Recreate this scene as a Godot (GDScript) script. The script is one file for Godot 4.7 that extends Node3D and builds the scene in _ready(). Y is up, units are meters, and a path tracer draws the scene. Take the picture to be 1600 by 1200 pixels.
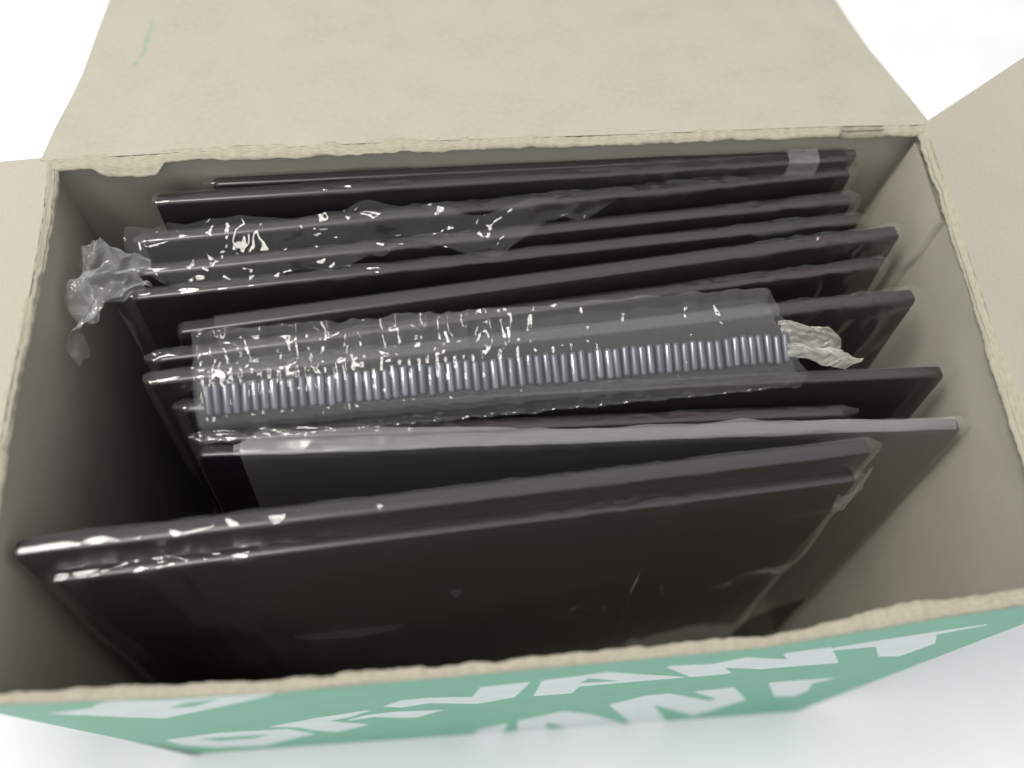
extends Node3D
# An opened cardboard carton of dark plates in cellophane, seen from above. Lengths inside helpers are in millimetres.

const MM := 0.001
const RIM := 162.0
var rng := RandomNumberGenerator.new()
var mats := {}
var used := {}


# ---------- small helpers ----------
func numbered(called: String) -> String:
	var n: int = used.get(called, 0)
	used[called] = n + 1
	return called if n == 0 else "%s_%03d" % [called, n]


func thing(called: String, label: String, category: String, group := "") -> Node3D:
	var o := Node3D.new()
	o.name = numbered(called)
	add_child(o, true)
	o.set_meta("label", label)
	o.set_meta("category", category)
	if group != "":
		o.set_meta("group", group)
	return o


func part(called: String, mesh: Mesh, m: Material, parent: Node) -> MeshInstance3D:
	var o := MeshInstance3D.new()
	o.name = called
	o.mesh = mesh
	o.material_override = m
	o.cast_shadow = GeometryInstance3D.SHADOW_CASTING_SETTING_DOUBLE_SIDED
	parent.add_child(o, true)
	return o


func noise(seed_: int, freq: float, octaves := 3, kind := FastNoiseLite.TYPE_SIMPLEX_SMOOTH) -> FastNoiseLite:
	var n := FastNoiseLite.new()
	n.seed = seed_
	n.noise_type = kind
	n.frequency = freq
	n.fractal_type = FastNoiseLite.FRACTAL_FBM
	n.fractal_octaves = octaves
	return n


func lut(x: float, xs: Array, ys: Array) -> float:
	if x <= xs[0]:
		return ys[0]
	for i in range(1, xs.size()):
		if x <= xs[i]:
			return lerpf(ys[i - 1], ys[i], (x - xs[i - 1]) / (xs[i] - xs[i - 1]))
	return ys[-1]


func curve(x: float, xs: Array, ys: Array) -> float:
	var n := xs.size()
	for i in range(1, n):
		if x <= xs[i] or i == n - 1:
			var t: float = clampf((x - xs[i - 1]) / (xs[i] - xs[i - 1]), 0.0, 1.0)
			return cubic_interpolate(ys[i - 1], ys[i], ys[maxi(i - 2, 0)], ys[mini(i + 1, n - 1)], t)
	return ys[-1]


# a sheet of nu x nv cells; f(u, v) gives a point in millimetres, u and v run 0..1
func sheet(nu: int, nv: int, f: Callable, flat := false, st: SurfaceTool = null) -> SurfaceTool:
	if st == null:
		st = SurfaceTool.new()
		st.begin(Mesh.PRIMITIVE_TRIANGLES)
	var pts: Array = []
	for j in nv + 1:
		for i in nu + 1:
			pts.append(f.call(float(i) / nu, float(j) / nv) * MM)
	st.set_smooth_group(-1 if flat else 0)
	for j in nv:
		for i in nu:
			var a := j * (nu + 1) + i
			for c in [a, a + 1, a + nu + 2, a, a + nu + 2, a + nu + 1]:
				st.set_uv(Vector2(float(c % (nu + 1)) / nu, float(c / (nu + 1)) / nv))
				st.add_vertex(pts[c])
	return st


func done(st: SurfaceTool) -> ArrayMesh:
	st.generate_normals()
	st.index()
	return st.commit()


# ---------- materials ----------
func ramp_texture(seed_: int, freq: float, colors: Array, octaves := 4) -> NoiseTexture2D:
	var t := NoiseTexture2D.new()
	t.width = 512
	t.height = 512
	t.seamless = true
	t.noise = noise(seed_, freq, octaves)
	var g := Gradient.new()
	g.offsets = PackedFloat32Array([0.2, 0.5, 0.8])
	g.colors = PackedColorArray(colors)
	t.color_ramp = g
	return t


func lin(r: float, g: float, b: float) -> Color:
	return Color(r, g, b).linear_to_srgb()


func board_material(base: Color, seed_: int, spread := 0.014, bump := 0.0012) -> StandardMaterial3D:
	var m := StandardMaterial3D.new()
	m.albedo_texture = ramp_texture(seed_, 0.16, [base.darkened(spread * 2.0), base, base.lightened(spread * 2.0)], 5)
	m.uv1_triplanar = true
	m.uv1_world_triplanar = true
	m.uv1_scale = Vector3(16, 16, 16)
	m.roughness = 0.92
	m.metallic_specular = 0.3
	var h := NoiseTexture2D.new()
	h.width = 512
	h.height = 512
	h.seamless = true
	h.noise = noise(seed_ + 7, 0.09, 3)
	m.heightmap_enabled = true
	m.heightmap_texture = h
	m.heightmap_scale = bump
	return m


func film_material(haze: float, rough: float, tint := Color(1, 1, 1)) -> StandardMaterial3D:
	var m := StandardMaterial3D.new()
	m.albedo_color = Color(tint.r, tint.g, tint.b, haze)
	m.transparency = BaseMaterial3D.TRANSPARENCY_ALPHA
	m.roughness = rough
	m.metallic_specular = 0.5
	m.cull_mode = BaseMaterial3D.CULL_DISABLED
	return m


func fill_polygon(im: Image, pts: Array, c: Color, px: float, grow := 0.0) -> void:
	# pts: x, y pairs in millimetres on the wall, origin at its lower middle
	var poly := PackedVector2Array()
	for i in range(0, pts.size(), 2):
		poly.append(Vector2((pts[i] + 102.0) * px, (RIM - pts[i + 1]) * px))
	if grow != 0.0:
		var wider := Geometry2D.offset_polygon(poly, grow * px)
		if wider.size() > 0:
			poly = wider[0]
	var lo: Vector2 = poly[0]
	var hi: Vector2 = poly[0]
	for q in poly:
		lo = lo.min(q)
		hi = hi.max(q)
	for y in range(maxi(0, int(lo.y)), mini(im.get_height(), int(hi.y) + 2)):
		for x in range(maxi(0, int(lo.x)), mini(im.get_width(), int(hi.x) + 2)):
			if Geometry2D.is_point_in_polygon(Vector2(x + 0.5, y + 0.5), poly):
				im.set_pixel(x, y, c)


func print_material() -> StandardMaterial3D:
	var px := 4.0
	var im := Image.create(int(204 * px), int(RIM * px), true, Image.FORMAT_RGB8)
	var green := Color(0.17, 0.60, 0.47)
	var white := Color(0.80, 0.84, 0.84)
	im.fill(green)
	var letters := [
		[-92, 144, -83, 149, -80, 155, -77, 159, -70, 157, -51, 160, -58, 150, -78, 125, -83, 131],
		[-93, 64, -77, 77, -61, 77, -57, 54, -64, 42, -77, 16, -89, 22, -94, 43],
		[-62, 88, -50, 104, -38, 112, -43, 101, -49, 94, -41, 73, -50, 57, -54, 68, -56, 81],
		[-43, 92, -38, 101, -32, 103, -22, 98, -28, 84, -32, 88, -37, 96],
		[-33, 119, -29, 128, -24, 128, -14, 122, -13, 140, -5, 141, -6, 115, -13, 108, -24, 119, -30, 114],
		[0, 114, -1, 142, 4, 143, 10, 146, 18, 137, 30, 125, 19, 126, 7, 126, 7, 113],
		[23, 146, 32, 143, 37, 148, 54, 129, 47, 145, 56, 143, 70, 113, 50, 122, 34, 140, 41, 123, 33, 125],
		[59, 141, 90, 143, 81, 139, 88, 125, 87, 111, 81, 115, 72, 133, 60, 138],
		[64, 86, 83, 80, 79, 73, 84, 57, 84, 46, 78, 50],
		[24, 74, 30, 90, 35, 90, 56, 53, 57, 61, 44, 87, 53, 86, 68, 48, 62, 13, 34, 72, 56, -5, 51, -25],
		[6, -9, 2, 44, 12, 64, 22, 46, 50, -27, 43, -40],
		[-10, -21, -9, 18, -2, 35, -1, -10]]
	var holes := [
		[-72, 144, -67, 152, -60, 156, -67, 145], [-86, 62, -67, 62, -73, 51, -83, 49],
		[7, 132, 8, 139, 16, 129], [11, 30, 26, -14, 15, -4]]
	for l in letters:
		fill_polygon(im, l, white, px, 0.9)
	for l in holes:
		fill_polygon(im, l, green, px)
	var n := noise(91, 0.02, 4)
	var n2 := noise(92, 0.25, 2)
	for y in im.get_height():
		for x in im.get_width():
			var c := im.get_pixel(x, y)
			var k := 0.05 * n.get_noise_2d(x, y) + 0.05 * n2.get_noise_2d(x, y)
			im.set_pixel(x, y, c.lightened(k) if k > 0 else c.darkened(-k))
	im.generate_mipmaps()
	var m := StandardMaterial3D.new()
	m.albedo_texture = ImageTexture.create_from_image(im)
	m.uv1_scale = Vector3(1, -1, 1)
	m.uv1_offset = Vector3(0, 1, 0)
	m.roughness = 0.38
	m.metallic_specular = 0.5
	return m


func flap_material(base: Color) -> StandardMaterial3D:
	# grey board with a few faint strokes of green ink; texture spans x -102..102, 0..102 mm from the fold
	var w := 816
	var h := 408
	var im := Image.create(w, h, true, Image.FORMAT_RGB8)
	var a := noise(31, 0.012, 4)
	var b := noise(32, 0.11, 4)
	var strokes := [[[-89.3, 58.0], [-88.9, 53.0], [-88.8, 47.0]], [[-89.6, 50.0], [-88.9, 44.0], [-89.4, 40.5]], [[-89.9, 39.0], [-90.6, 36.5]]]
	for y in h:
		for x in w:
			var k := 0.03 * a.get_noise_2d(x, y) + 0.028 * b.get_noise_2d(x, y)
			var c := base.lightened(k) if k > 0 else base.darkened(-k)
			var p := Vector2(x / 4.0 - 102.0, y / 4.0)
			if p.x < -84 and p.y > 30 and p.y < 62:
				for s in strokes:
					for i in s.size() - 1:
						var q := Geometry2D.get_closest_point_to_segment(p, Vector2(s[i][0], s[i][1]), Vector2(s[i + 1][0], s[i + 1][1]))
						var ink := clampf(1.0 - p.distance_to(q) / 0.9, 0.0, 1.0) * clampf(0.45 + b.get_noise_2d(x * 2.0, y * 0.7) * 1.2, 0.0, 0.6) * 0.6
						c = c.lerp(Color(0.42, 0.60, 0.52), ink)
			im.set_pixel(x, y, c)
	im.generate_mipmaps()
	var m := StandardMaterial3D.new()
	m.albedo_texture = ImageTexture.create_from_image(im)
	m.roughness = 0.92
	m.metallic_specular = 0.3
	var hm := NoiseTexture2D.new()
	hm.width = 512
	hm.height = 512
	hm.seamless = true
	hm.noise = noise(44, 0.2, 3)
	m.heightmap_enabled = true
	m.heightmap_texture = hm
	m.heightmap_scale = 0.0015
	return m


func make_materials() -> void:
	var board := lin(0.41, 0.385, 0.32)
	mats.board = board_material(board, 11)
	mats.torn = board_material(lin(0.38, 0.35, 0.275), 12, 0.05, 0.006)
	mats.torn.uv1_scale = Vector3(5, 40, 40)
	mats.torn_side = board_material(lin(0.38, 0.35, 0.275), 13, 0.05, 0.006)
	mats.torn_side.uv1_scale = Vector3(40, 40, 5)
	mats.flap = flap_material(board)
	mats.print = print_material()
	mats.outside = board_material(Color(0.27, 0.64, 0.52), 15, 0.02, 0.003)
	mats.outside.roughness = 0.45
	mats.pale_outside = board_material(Color(0.80, 0.83, 0.83), 16, 0.01, 0.001)
	mats.pale_outside.roughness = 0.45
	mats.table = StandardMaterial3D.new()
	mats.table.albedo_texture = ramp_texture(17, 0.01, [Color(0.90, 0.905, 0.91), Color(0.915, 0.915, 0.915), Color(0.925, 0.925, 0.92)], 4)
	mats.table.uv1_triplanar = true
	mats.table.uv1_scale = Vector3(3, 3, 3)
	mats.table.roughness = 0.7
	mats.table.metallic_specular = 0.3
	for k in 3:
		var m := StandardMaterial3D.new()
		m.albedo_color = [lin(0.0195, 0.0122, 0.0155), lin(0.0225, 0.0130, 0.0155), lin(0.0175, 0.0112, 0.0155)][k]
		m.roughness = 0.33
		m.metallic_specular = 0.5
		mats["plastic%d" % k] = m
	mats.film = film_material(0.015, 0.06)
	mats.film_soft = film_material(0.014, 0.09)
	mats.film_milky = film_material(0.10, 0.2)
	mats.film_tuft = film_material(0.13, 0.09)
	mats.film_band = film_material(0.07, 0.2)
	mats.film_crease = film_material(0.015, 0.05)
	mats.film_crease.metallic_specular = 0.42
	mats.pouch = film_material(0.03, 0.06)
	mats.pouch.metallic_specular = 0.42
	mats.cream = film_material(0.26, 0.14, Color(0.95, 0.94, 0.89))
	for k in 4:
		var s := StandardMaterial3D.new()
		s.albedo_color = [Color(0.49, 0.505, 0.53), Color(0.41, 0.425, 0.45), Color(0.57, 0.58, 0.60), Color(0.45, 0.465, 0.49)][k]
		s.metallic = 1.0
		s.roughness = [0.34, 0.5, 0.28, 0.42][k]
		mats["steel%d" % k] = s


# ---------- carton ----------
const FX := [-101.0, -93.0, -52.0, -9.0, 36.0, 69.0, 85.0, 100.0]
const FZ := [56.0, 56.8, 58.6, 58.5, 58.2, 55.8, 54.8, 54.2]

func front_outer(x: float, y: float) -> float:
	return lerpf(54.3 + (x + 101.0) / 200.0 * 4.4, lut(x, FX, FZ), clampf(y / RIM, 0.0, 1.0))

func back_outer(x: float, _y: float) -> float:
	return lut(x, [-101.0, -68.0, -27.0, 31.0, 77.0, 101.0], [-54.8, -56.2, -57.3, -57.8, -58.5, -58.2])

func left_outer(z: float, _y: float) -> float:
	return lut(z, [-56.0, -40.0, -22.0, 2.0, 30.0, 57.0], [-99.6, -98.9, -99.2, -100.4, -101.0, -101.2])

func right_outer(z: float, _y: float) -> float:
	return lut(z, [-58.0, -37.0, -17.0, 2.0, 14.0, 55.0], [100.8, 100.5, 100.0, 99.6, 99.7, 99.8])


# outer(a, y) = place of the outer face across the wall, a runs along it; side = +1 where inward is the negative direction
func wall(called: String, box: Node3D, along_x: bool, a0: float, a1: float, outer: Callable, side: float, out_mat: Material, seed_: int, lip: Callable) -> MeshInstance3D:
	var n := noise(seed_, 0.03, 3)
	var fib := noise(seed_ + 1, 0.35, 3)
	var put := func(a: float, y: float, c: float) -> Vector3:
		return Vector3(a, y, c) if along_x else Vector3(c, y, a)
	var rim_y := func(a: float) -> float:
		return RIM - 0.5 + 0.5 * n.get_noise_1d(a) + 0.25 * fib.get_noise_1d(a)
	var thick := 2.1
	var inner := sheet(90, 30, func(u: float, v: float) -> Vector3:
		var a := lerpf(a0, a1, u)
		var y: float = v * (rim_y.call(a) - 0.15)
		return put.call(a, y, outer.call(a, y) - side * (thick + 0.35 * n.get_noise_2d(a, y) + (clampf(0.1 + lip.call(a).x, -0.5, 1.0) if side > 0.0 or not along_x else 0.0) * smoothstep(RIM - 7.0, RIM, y))))
	var o := part(called, done(inner), mats.board, box)
	var face := sheet(90, 30, func(u: float, v: float) -> Vector3:
		var a := lerpf(a0, a1, u)
		var y: float = v * (rim_y.call(a) - 0.1)
		return put.call(a, y, outer.call(a, y)))
	# the face carries its print by plain wall coordinates
	part("printed_face", done(face), out_mat, o)
	# raw torn edge along the top: ragged towards the inside, layered and fibrous
	var nu := 520
	var edge := sheet(nu, 12, func(u: float, v: float) -> Vector3:
		var a := lerpf(a0, a1, u)
		var l: Vector2 = lip.call(a)   # x: extra width inward, y: drop of the inner lip
		var y0: float = rim_y.call(a)
		var w: float = maxf(1.6, thick + 0.55 + l.x + 0.16 * fib.get_noise_2d(a, 5.0) + 0.35 * n.get_noise_2d(a, 9.0))
		var rough := 0.2 * fib.get_noise_2d(a * 0.12, v * 34.0) + 0.12 * sin(v * 21.0 + 5.0 * n.get_noise_1d(a * 0.8)) + 0.04 * fib.get_noise_2d(a * 0.9, v * 30.0)
		var c := 0.0
		var y := y0
		if v < 0.15:
			c = -0.05 - 0.1 * v
			y = y0 - 0.7 + v / 0.15 * 0.7
		elif v < 0.8:
			var t := (v - 0.15) / 0.65
			c = t * w
			y = y0 + rough + 0.35 * sin(t * PI) - l.y * t * t
		else:
			var t := (v - 0.8) / 0.2
			c = w + 0.15 * sin(t * PI) - t * 0.3
			y = y0 - l.y - t * (0.9 + 0.3 * fib.get_noise_2d(a * 0.6, 2.0)) + rough * (1.0 - t)
		return put.call(a, y, outer.call(a, RIM) - side * c))
	part("torn_edge", done(edge), mats.torn if along_x else mats.torn_side, o)
	return o


func flap(called: String, box: Node3D, hinge: Callable, out_dir: Vector3, length: float, m: Material, bend: float, seed_: int) -> void:
	var n := noise(seed_, 0.02, 3)
	var normal: Vector3 = (hinge.call(1.0) - hinge.call(0.0)).cross(out_dir).normalized()
	if normal.y < 0:
		normal = -normal
	var make := func(off: float) -> Callable:
		return func(u: float, v: float) -> Vector3:
			var s := v * length
			var q: Vector3 = hinge.call(lerpf(u, lerpf(0.012, 0.988, u), minf(v * 3.0, 1.0))) + out_dir * s
			return q + normal * (off - bend * pow(v, 1.6) + 0.6 * n.get_noise_2d(u * 180.0, s) * minf(s / 12.0, 1.0))
	var st := sheet(60, 36, make.call(0.0))
	var o := part(called, done(st), m, box)
	part("printed_face", done(sheet(60, 36, make.call(-1.6))), mats.outside, o)
	var rim := SurfaceTool.new()
	rim.begin(Mesh.PRIMITIVE_TRIANGLES)
	var top: Callable = make.call(0.03)
	var low: Callable = make.call(-1.57)
	sheet(60, 2, func(u: float, v: float) -> Vector3: return (top.call(u, 1.0) as Vector3).lerp(low.call(u, 1.0), v), false, rim)
	sheet(2, 36, func(u: float, v: float) -> Vector3: return (top.call(0.0, v) as Vector3).lerp(low.call(0.0, v), u), false, rim)
	sheet(2, 36, func(u: float, v: float) -> Vector3: return (top.call(1.0, v) as Vector3).lerp(low.call(1.0, v), u), false, rim)
	part("cut_edge", done(rim), mats.torn, o)


func build_carton() -> void:
	var box := thing("cardboard_box", "open green and white printed cardboard box with grey board inside, flaps folded out", "box")
	var rag := noise(201, 0.12, 3)
	wall("front_wall", box, true, -101.0, 100.2, front_outer, 1.0, mats.print, 21, func(a: float) -> Vector2:
		return Vector2(-0.6 + 1.3 * smoothstep(40.0, 62.0, a) + 0.5 * rag.get_noise_1d(a), 0.3))
	wall("back_wall", box, true, -99.5, 100.7, back_outer, -1.0, mats.outside, 22, func(a: float) -> Vector2:
		var hang := smoothstep(-90.0, -86.0, a) * (1.0 - smoothstep(-77.0, -74.0, a))
		var notch := smoothstep(78.0, 79.5, a) * (1.0 - smoothstep(89.0, 90.5, a))
		return Vector2(0.9 + 1.6 * hang - 0.7 * notch - 0.9 * smoothstep(-76.0, -74.0, a) * (1.0 - smoothstep(-70.0, -50.0, a)) + 0.5 * rag.get_noise_1d(a), 0.2 + 1.2 * hang + 1.6 * notch))
	wall("left_wall", box, false, -53.6, 55.0, left_outer, -1.0, mats.pale_outside, 23, func(a: float) -> Vector2:
		return Vector2(0.6 * smoothstep(-20.0, -50.0, a) + 0.4 * rag.get_noise_1d(a + 40.0), 0.8))
	wall("right_wall", box, false, -56.4, 53.4, right_outer, 1.0, mats.pale_outside, 24, func(a: float) -> Vector2:
		return Vector2(0.4 + 0.8 * smoothstep(-20.0, 20.0, a) + 0.4 * rag.get_noise_1d(a + 90.0), 0.8))
	var floor_mesh := BoxMesh.new()
	floor_mesh.size = Vector3(0.197, 0.0024, 0.108)
	var b := part("bottom", floor_mesh, mats.board, box)
	b.position = Vector3(0, 0.0014, 0)
	# glued tab of the next panel on the inside of the side wall
	var tab_n := noise(66, 0.08, 3)
	var tab := SurfaceTool.new()
	tab.begin(Mesh.PRIMITIVE_TRIANGLES)
	sheet(24, 40, func(u: float, v: float) -> Vector3:
		var y := 4.0 + 156.0 * v
		var z := lerpf(-53.5, -30.5 + 0.8 * tab_n.get_noise_1d(y), minf(u / 0.85, 1.0))
		return Vector3(right_outer(z, y) - (3.7 if u <= 0.86 else 2.0) + 0.25 * tab_n.get_noise_2d(y, z), y, z), false, tab)
	part("glued_tab", done(tab), mats.board, box)
	var t := deg_to_rad(-15.0)
	flap("back_flap", box, func(u: float) -> Vector3:
		var x := lerpf(-99.8, 101.0, u)
		return Vector3(x, RIM - 0.1, back_outer(x, RIM) + 1.2), Vector3(0, sin(t), -cos(t)), 102.0, mats.flap, 1.5, 61)
	var t2 := deg_to_rad(62.0)
	flap("side_flap", box, func(u: float) -> Vector3:
		var z := lerpf(-57.6, 53.5, u)
		return Vector3(right_outer(z, RIM) - 1.2, RIM - 0.2, z), Vector3(cos(t2), sin(t2), 0), 95.0, mats.board, 2.5, 62)
	var t3 := deg_to_rad(-2.0)
	flap("side_flap", box, func(u: float) -> Vector3:
		var z := lerpf(-54.5, 55.0, u)
		return Vector3(left_outer(z, RIM) + 1.2, RIM - 0.2, z), Vector3(-cos(t3), sin(t3), 0), 95.0, mats.board, 3.0, 63)


# ---------- plates ----------
func rounded_outline(w: float, h: float, r: float) -> PackedVector2Array:
	var out := PackedVector2Array()
	for c in [[w / 2 - r, h - r, 0.0], [-w / 2 + r, h - r, PI / 2], [-w / 2 + r, r, PI], [w / 2 - r, r, 1.5 * PI]]:
		for k in 5:
			var a: float = c[2] + k * PI / 8
			out.append(Vector2(c[0] + r * cos(a), c[1] + r * sin(a)))
	return out


func plate_mesh(w: float, h: float, t: float) -> ArrayMesh:
	var st := SurfaceTool.new()
	st.begin(Mesh.PRIMITIVE_TRIANGLES)
	var rings := []
	for r in [[-t / 2, 0.35], [-t / 2 + 0.3, 0.0], [t / 2 - 0.7, 0.0], [t / 2 - 0.35, 0.07], [t / 2 - 0.1, 0.25], [t / 2, 0.55]]:
		var o := rounded_outline(w - 2 * r[1], h - 2 * r[1], 1.6)
		var ring := PackedVector3Array()
		for q in o:
			ring.append(Vector3(q.x, q.y + r[1], r[0]) * MM)
		rings.append(ring)
	var n: int = rings[0].size()
	st.set_smooth_group(0)
	for k in rings.size() - 1:
		for i in n:
			var j := (i + 1) % n
			for p in [rings[k][i], rings[k + 1][i], rings[k + 1][j], rings[k][i], rings[k + 1][j], rings[k][j]]:
				st.add_vertex(p)
	for cap in [0, rings.size() - 1]:
		st.set_smooth_group(1 if cap == 0 else 2)
		for i in range(1, n - 1):
			var tri := [rings[cap][0], rings[cap][i], rings[cap][i + 1]]
			if cap != 0:
				tri.reverse()
			for p in tri:
				st.add_vertex(p)
	return done(st)


# a cellophane sleeve folded over the top of a plate; local frame of the plate
func sleeve_mesh(w: float, h: float, t: float, o: Dictionary) -> ArrayMesh:
	var seed_: int = o.seed
	var amp: float = o.get("amp", 0.5)
	var down: float = o.get("down", 40.0)
	var x0: float = -w / 2 - float(o.get("left", 2.0))
	var x1: float = w / 2 + float(o.get("right", 2.0))
	var ridge := noise(seed_, 0.06, 2)
	var fine := noise(seed_ + 3, 0.25, 2)
	var long := noise(seed_ + 5, 0.012, 2)
	var nu := 230
	return done(sheet(nu, 34, func(u: float, v: float) -> Vector3:
		var x := lerpf(x0, x1, u)
		var over := maxf(0.0, absf(x) - w / 2)
		var pinch := 1.0 / (1.0 + over * 0.7)
		var zb := (-t / 2 - 0.25) * pinch
		var zf := (t / 2 + 0.25) * pinch
		var top: float = h + 0.3 - over * 0.25 + float(o.get("rise", 0.0)) * absf(long.get_noise_1d(x * 1.7 + 30.0))
		var p: Vector3
		var nrm: Vector3
		if v < 0.3:
			var s := v / 0.3
			p = Vector3(x, top - 14.0 * (1.0 - s), zb)
			nrm = Vector3(0, 0, -1)
		elif v < 0.55:
			var s := (v - 0.3) / 0.25
			p = Vector3(x, top + 0.25 * sin(s * PI), lerpf(zb, zf, s))
			nrm = Vector3(0, 1, 0)
		else:
			var s := (v - 0.55) / 0.45
			var d := down * (1.0 + 0.25 * long.get_noise_1d(x)) * pow(s, 1.5)
			p = Vector3(x, top - d, zf + 0.35 * s + float(o.get("belly", 0.0)) * smoothstep(0.0, 0.4, s) * (0.5 + long.get_noise_2d(x * 1.2, d * 2.0)))
			nrm = Vector3(0, 0, 1)
		var q := Vector2(x, v * 30.0)
		var crease := 1.0 - absf(ridge.get_noise_2d(q.x, q.y * 1.6)) * 2.4
		var mask := clampf(0.35 + 1.3 * long.get_noise_2d(x, 40.0), 0.05, 1.0)
		var d2 := amp * mask * (maxf(crease, 0.0) + 0.35 * fine.get_noise_2d(q.x, q.y * 2.0))
		return p + nrm * maxf(d2, -0.1)))


func wall_plate(a: Vector3, b: Vector3, t: float, lean_deg: float, label: String, o: Dictionary) -> Node3D:
	# a, b: the two ends of the front top edge, in millimetres
	var p := thing("wall_plate", label, "plate", "wrapped plates standing in the box")
	var lean := deg_to_rad(lean_deg)
	var m := (a + b) / 2.0
	var w := Vector2(b.x - a.x, b.z - a.z).length()
	var basis_ := Basis(Vector3.UP, -atan2(b.z - a.z, b.x - a.x)) * Basis(Vector3.RIGHT, -lean)
	var h := (m.y - 3.0 - t * sin(lean)) / cos(lean)
	p.transform = Transform3D(basis_, (m - basis_ * Vector3(0, h, t / 2)) * MM)
	part("plate", plate_mesh(w, h, t), mats["plastic%d" % (int(o.seed) % 3)], p)
	if not o.get("bare", false):
		part("cellophane_sleeve", sleeve_mesh(w, h, t, o), o.get("film", mats.film), p)
	p.set_meta("w", w)
	p.set_meta("h", h)
	return p


func build_plates() -> void:
	# [left end x, z], [right end x, z], height, thickness, lean, look, options
	wall_plate(Vector3(-66, 154.4, -51.6), Vector3(86, 154.4, -55.0), 2.4, 3.0, "dark brown plate against the wall below the back flap, rearmost of the row", {seed = 1, amp = 0.25})
	wall_plate(Vector3(-77.6, 155.5, -46.3), Vector3(82.9, 155.5, -52.4), 2.9, 3.4, "thick dark plate with a grey tape tab on its top edge", {seed = 2, amp = 0.8, left = 0.5})
	wall_plate(Vector3(-80.3, 153, -37.9), Vector3(83.7, 153, -50.2), 2.6, 4.0, "dark plate under loose billowing cellophane, just in front of the taped plate", {seed = 3, amp = 0.95, film = mats.film_soft})
	wall_plate(Vector3(-81.3, 151, -31.0), Vector3(83.2, 151, -43.8), 2.6, 4.5, "dark wrapped plate with the large crumpled cellophane tuft at its end", {seed = 4, amp = 0.95, film = mats.film_soft})
	wall_plate(Vector3(-82.2, 151, -25.0), Vector3(83.2, 151, -37.7), 2.6, 5.0, "dark wrapped plate between the tufted plate and the glittering plate", {seed = 5, amp = 0.9})
	wall_plate(Vector3(-72.2, 152, -15.6), Vector3(91.7, 152, -33.0), 3.2, 6.0, "dark plate in glittering cellophane sticking out toward the side wall", {seed = 6, amp = 1.0, left = -8.0, film = mats.film_soft})
	wall_plate(Vector3(-77, 149, -10.9), Vector3(86.6, 149, -26.5), 2.6, 7.0, "dark wrapped plate behind the packet of silver pins, second from it", {seed = 7, amp = 0.95, film = mats.film_soft})
	wall_plate(Vector3(-76.2, 154.4, -3.2), Vector3(89.2, 154.4, -14.6), 2.8, 7.0, "dark plate the packet of silver pins leans back on", {seed = 8, amp = 0.95, left = 1.0})
	wall_plate(Vector3(-70.5, 150, 1.0), Vector3(92.8, 150, 2.6), 2.6, 7.5, "dark plate hidden beneath the packet of silver pins", {seed = 9, amp = 0.3})
	wall_plate(Vector3(-67.8, 146, 6.3), Vector3(69.9, 146, 9.0), 2.4, 7.8, "short dark plate along the lower edge of the packet of silver pins", {seed = 10, amp = 0.8, right = 3.0, film = mats.film_soft})
	wall_plate(Vector3(-68.4, 146, 9.6), Vector3(95.2, 146, 13.8), 2.8, 8.0, "dark plate whose top edge is covered by a milky grey film", {seed = 11, amp = 0.35, down = 125.0, left = -9.0, film = mats.film_band, rise = 1.5})
	wall_plate(Vector3(-97.6, 155, 30.3), Vector3(68.7, 155, 21.1), 3.2, 6.4, "dark plate reaching the side wall, behind the frontmost plate", {seed = 12, amp = 0.6, rise = 1.2, film = mats.film_soft})
	wall_plate(Vector3(-92.8, 147, 33.6), Vector3(68.0, 147, 24.4), 2.8, 6.4, "large dark plate in smooth loose cellophane, nearest the printed green wall", {seed = 13, amp = 0.9, down = 130.0, belly = 1.8, film = mats.film_soft})


# ---------- loose film and the packet ----------
func crumple(pts: Callable, nu: int, nv: int, seed_: int, amp: float, freq: float) -> ArrayMesh:
	var a := noise(seed_, freq, 2)
	var b := noise(seed_ + 1, freq * 2.7, 2)
	var c := noise(seed_ + 2, freq, 2)
	return done(sheet(nu, nv, func(u: float, v: float) -> Vector3:
		var p: Vector3 = pts.call(u, v)
		var r := 1.0 - 2.2 * absf(a.get_noise_3dv(p))
		var r2 := 1.0 - 2.2 * absf(b.get_noise_3dv(p))
		return p + Vector3(0.6 * c.get_noise_3dv(p + Vector3(50, 0, 0)), r * 0.8 + 0.15 * r2, 0.9 * c.get_noise_3dv(p)) * amp))


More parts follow.
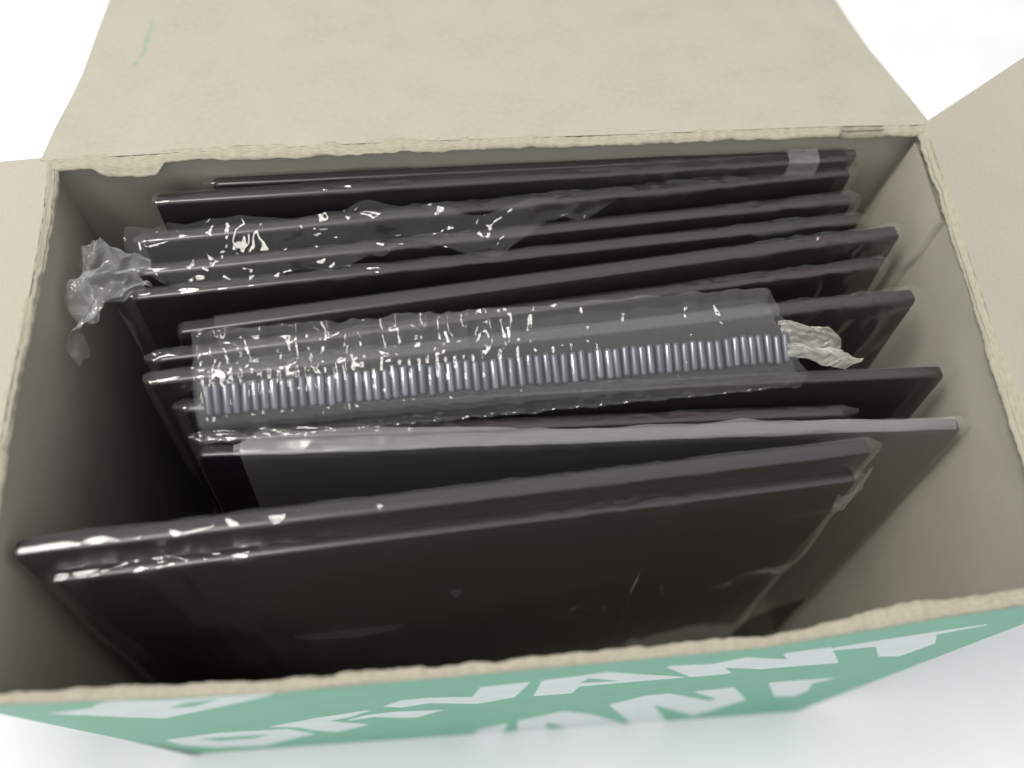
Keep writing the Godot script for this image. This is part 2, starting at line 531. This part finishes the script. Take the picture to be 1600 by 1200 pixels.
func build_loose_film() -> void:
	var tuft_owner: Node3D = get_node("wall_plate_003")
	var inv := tuft_owner.transform.affine_inverse()
	# crumpled end of a wrapper bending over toward the side wall
	var fan := noise(77, 0.09, 2)
	var mesh := crumple(func(u: float, v: float) -> Vector3:
		var spread := lerpf(0.35, 1.0, smoothstep(0.0, 0.45, u))
		var z := lerpf(-30.0, -28.0, u) + (v - 0.53) * 20.5 * spread
		z += 5.0 * u * u
		var x := -79.0 - 15.5 * sin(u * 1.9) + 1.5 * sin(v * PI * 3.0)
		var y := 151.5 + 3.0 * sin(u * 2.6) - 9.0 * u * u - 2.5 * maxf(0.0, v - 0.6) * u + 1.5 * sin(v * 15.0 + 3.0 * fan.get_noise_1d(u * 30.0)) * (1.0 - 0.5 * u)
		return Vector3(x, y, z), 110, 130, 501, 1.5, 0.12)
	var o := part("crumpled_film", mesh, mats.film_tuft, tuft_owner)
	o.transform = inv
	# its skirt running down the side of the row of plates
	mesh = crumple(func(u: float, v: float) -> Vector3:
		return Vector3(-81.5 - 4.5 * sin(u * PI) * (1.0 - v), lerpf(150.0, 118.0, v), lerpf(-32.0, -20.0, u) + 8.0 * v), 50, 70, 511, 0.9, 0.1)
	o = part("film_skirt", mesh, mats.film, tuft_owner)
	o.transform = inv
	# billow of film lying over the tops of the neighbouring plates
	var sag := noise(88, 0.03, 2)
	var rag := noise(89, 0.05, 3)
	mesh = crumple(func(u: float, v: float) -> Vector3:
		var x := lerpf(-83.0, 24.0, u)
		var wide := lut(u, [0.0, 0.12, 0.35, 0.6, 0.72, 0.85, 1.0], [8.0, 15.0, 14.0, 9.5, 11.0, 6.0, 0.8])
		var z0 := lut(u, [0.0, 0.3, 0.6, 0.72, 1.0], [-40.0, -41.5, -43.5, -42.0, -42.2]) + 1.2 * rag.get_noise_1d(x)
		var z := z0 + v * (wide + 2.5 * rag.get_noise_1d(x * 1.3 + 70.0))
		var y := 154.6 - 2.0 * v + 3.2 * absf(sag.get_noise_2d(x * 0.8, z * 2.0)) - 1.0 * sin(v * PI) + 0.7 * sin(v * 5.0 + x * 0.16)
		return Vector3(x, y, z), 240, 56, 521, 1.35, 0.065)
	var owner2: Node3D = get_node("wall_plate_002")
	o = part("loose_film", mesh, mats.film_crease, owner2)
	o.transform = owner2.transform.affine_inverse()
	# milky fold of film lying along the top of the plate in front of the packet
	var banded: Node3D = get_node("wall_plate_010")
	mesh = crumple(func(u: float, v: float) -> Vector3:
		var x := lerpf(-60.5, 93.0, u)
		var z0 := lerpf(9.6, 13.8, (x + 68.4) / 163.6)
		var wide := 3.4 + 1.8 * smoothstep(0.0, -50.0, x) + 1.3 * rag.get_noise_1d(x * 0.7) - 1.2 * smoothstep(60.0, 90.0, x)
		wide *= 0.35 + 0.65 * smoothstep(-60.5, -54.0, x)
		return Vector3(x, 147.0 + 1.0 * v + 0.3 * sin(v * 4.0), z0 + 0.5 - v * wide), 200, 14, 561, 0.3, 0.06)
	o = part("film_fold", mesh, mats.film_milky, banded)
	o.transform = banded.transform.affine_inverse()
	# grey tape tab
	var taped: Node3D = get_node("wall_plate_001")
	mesh = crumple(func(u: float, v: float) -> Vector3:
		var s := v * 11.0
		var y := 156.6 if s < 3.6 else 156.6 - (s - 3.6) * 0.95
		var z := -55.3 + minf(s, 3.8) + maxf(0.0, s - 3.8) * 0.25
		return Vector3(lerpf(67.0, 74.5, u) - 0.8 * v, y, z + 0.2), 24, 30, 531, 0.35, 0.2)
	o = part("tape_tab", mesh, mats.film_milky, taped)
	o.transform = taped.transform.affine_inverse()
	# folded tab of film at the corner of the frontmost plate
	var fr: Node3D = get_node("wall_plate_012")
	mesh = crumple(func(u: float, v: float) -> Vector3:
		return Vector3(lerpf(63.0, 71.0, u) + 1.0 * v, lerpf(149.0, 139.0, v) - 3.0 * (1.0 - u) * (1.0 - v), 27.0 - 3.4 * u + 1.2 * sin(u * 5.0) + 1.5 * v), 30, 40, 541, 0.6, 0.12)
	o = part("film_tab", mesh, mats.film_milky, fr)
	o.transform = fr.transform.affine_inverse()
	# a pinched crease and two small nicks in the film over the broad face of the frontmost plate
	for c in [[-42.8, -17.3, 96.9, 94.6, 1.5], [-5.8, -3.6, 114.6, 114.6, 1.6], [33.0, 34.2, 86.5, 86.0, 2.2], [46.4, 47.4, 96.5, 96.0, 2.4]]:
		mesh = crumple(func(u: float, v: float) -> Vector3:
			var taper := sin(clampf(u, 0.02, 0.98) * PI) * (0.55 + 0.9 * absf(rag.get_noise_1d(u * 60.0 + float(c[0]))))
			return Vector3(lerpf(c[0], c[1], u), lerpf(c[2], c[3], u) + float(c[4]) * (0.5 - v), 3.0 + 1.7 * v * sqrt(taper)), 40, 10, 571, 0.18, 0.12)
		part("film_crease", mesh, mats.film_soft, fr)


func pin_mesh() -> ArrayMesh:
	var st := SurfaceTool.new()
	st.begin(Mesh.PRIMITIVE_TRIANGLES)
	var prof := [[-3.3, 0.0], [-3.25, 0.47], [-3.0, 0.78], [-2.5, 0.91], [2.5, 0.91], [3.0, 0.78], [3.25, 0.47], [3.3, 0.0]]
	sheet(12, 7, func(u: float, v: float) -> Vector3:
		var k := int(roundf(v * 7.0))
		var a := u * TAU
		return Vector3(prof[k][1] * cos(a), prof[k][1] * sin(a), prof[k][0]), false, st)
	return done(st)


func build_packet() -> void:
	var pk := thing("pin_packet", "clear cellophane packet holding a row of small silver metal pins, lying on the plates", "packet")
	pk.position = Vector3(-0.004, 0, -0.0045)
	pk.rotation.y = deg_to_rad(2.3)
	var pin := pin_mesh()
	var count := 66
	for i in count:
		var o := part("metal_pin", pin, mats["steel%d" % rng.randi_range(0, 3)], pk)
		var x := lerpf(-61.5, 60.5, (i + 0.5) / count)
		o.position = Vector3(x + rng.randf_range(-0.12, 0.12), 154.8 + rng.randf_range(-0.25, 0.2), 3.2 + rng.randf_range(-0.3, 0.3)) * MM
		o.rotation = Vector3(deg_to_rad(22.0) + rng.randf_range(-0.05, 0.05), rng.randf_range(-0.03, 0.03), 0)
	var prof_z := [-9.5, -5.0, -1.2, 7.4, 9.0, 10.2]
	var prof_y := [159.4, 158.0, 158.0, 154.6, 151.6, 149.0]
	var rip := noise(601, 0.05, 2)
	var fine := noise(602, 0.22, 2)
	var edge := noise(603, 0.08, 2)
	var top := func(lift: float) -> Callable:
		return func(u: float, v: float) -> Vector3:
			var right := 57.0 + 7.0 * v + 1.5 * edge.get_noise_1d(v * 40.0)
			var x := lerpf(-62.8 + 0.4 * edge.get_noise_1d(v * 30.0), right, u)
			var z := curve(v, [0.0, 0.22, 0.42, 0.78, 0.9, 1.0], prof_z) + 0.5 * edge.get_noise_1d(x) * (1.0 - v)
			var y := curve(v, [0.0, 0.22, 0.42, 0.78, 0.9, 1.0], prof_y)
			var up := 1.0 - smoothstep(0.36, 0.46, v)
			var ripple := 1.0 - 2.3 * absf(rip.get_noise_2d(x * 2.4 + 1.5 * fine.get_noise_2d(x * 0.3, z), z * 0.5))
			var near_left := lerpf(1.0, 0.35, smoothstep(-20.0, 20.0, x))
			y += up * (1.3 * ripple * near_left + 0.3 * fine.get_noise_2d(x, z)) + (1.0 - up) * (0.18 * fine.get_noise_2d(x * 1.5, z) + 0.10 * sin(x * TAU / 1.85))
			var low := smoothstep(0.75, 0.85, v)
			y += low * 1.4 * (0.8 * fine.get_noise_2d(x * 1.6, z * 2.0) + 0.5 * (1.0 - 2.0 * absf(rip.get_noise_2d(x * 4.0, z * 3.0))))
			y -= lift * smoothstep(0.0, 0.12, v) * (1.0 - smoothstep(0.92, 1.0, v))
			return Vector3(x, y, z)
	part("top_film", done(sheet(420, 60, top.call(0.0))), mats.pouch, pk)
	part("bottom_film", done(sheet(120, 30, top.call(3.1))), mats.film, pk)
	var fan := noise(611, 0.1, 2)
	part("crumpled_end", crumple(func(u: float, v: float) -> Vector3:
		var a := (v - 0.5) * 2.0
		var long := lut(v, [0.0, 0.2, 0.35, 0.5, 0.62, 0.75, 0.9, 1.0], [9.0, 12.0, 14.5, 13.0, 14.0, 16.5, 15.5, 12.0])
		var lobe := 1.9 * sin(v * 8.5 + 0.6) * (0.5 + 0.7 * u)
		return Vector3(59.0 + long * u, 155.2 + lobe - 1.6 * u * u + 0.35 * sin(v * 47.0 + 4.0 * fan.get_noise_1d(u * 40.0)), 2.0 + a * lerpf(4.2, 5.4, u) + 2.2 * u), 70, 60, 621, 1.2, 0.09), mats.cream, pk)


func _ready() -> void:
	rng.seed = 4
	# camera
	var cam := Camera3D.new()
	cam.name = "camera"
	cam.position = Vector3(-0.02306663, 0.3240098, 0.07990426)
	cam.rotation_degrees = Vector3(-64.418, -13.854, 9.418)
	cam.fov = 45.508
	cam.near = 0.01
	cam.far = 20.0
	var look := CameraAttributesPhysical.new()
	look.frustum_focal_length = 41.73
	look.frustum_focus_distance = 0.2
	look.frustum_near = 0.01
	look.frustum_far = 20.0
	look.exposure_aperture = 9.5
	cam.attributes = look
	add_child(cam)
	cam.fov = 45.508
	cam.current = true
	# pale room all round, one lamp panel overhead
	var env := Environment.new()
	env.background_mode = Environment.BG_COLOR
	env.background_color = Color(0.93, 0.94, 0.95)
	env.background_energy_multiplier = 0.84
	env.tonemap_mode = Environment.TONE_MAPPER_LINEAR
	env.tonemap_exposure = 1.0
	env.sdfgi_enabled = true
	env.ssao_enabled = true
	env.ssil_enabled = true
	var we := WorldEnvironment.new()
	we.name = "environment"
	we.environment = env
	add_child(we)
	var lamp := AreaLight3D.new()
	lamp.name = "ceiling_lamp"
	lamp.area_size = Vector2(0.6, 0.3)
	lamp.light_energy = 1.45
	lamp.light_color = Color(1.0, 0.985, 0.95)
	lamp.shadow_enabled = true
	add_child(lamp)
	lamp.look_at_from_position(Vector3(-0.50, 1.25, -0.03), Vector3(0, 0.1, 0))
	make_materials()
	var plane := BoxMesh.new()
	plane.size = Vector3(3.0, 0.03, 2.4)
	var table := part("table", plane, mats.table, self)
	table.position = Vector3(0, -0.0151, 0)
	table.set_meta("kind", "structure")
	table.set_meta("label", "plain white table top under the box")
	build_carton()
	build_plates()
	build_packet()
	build_loose_film()
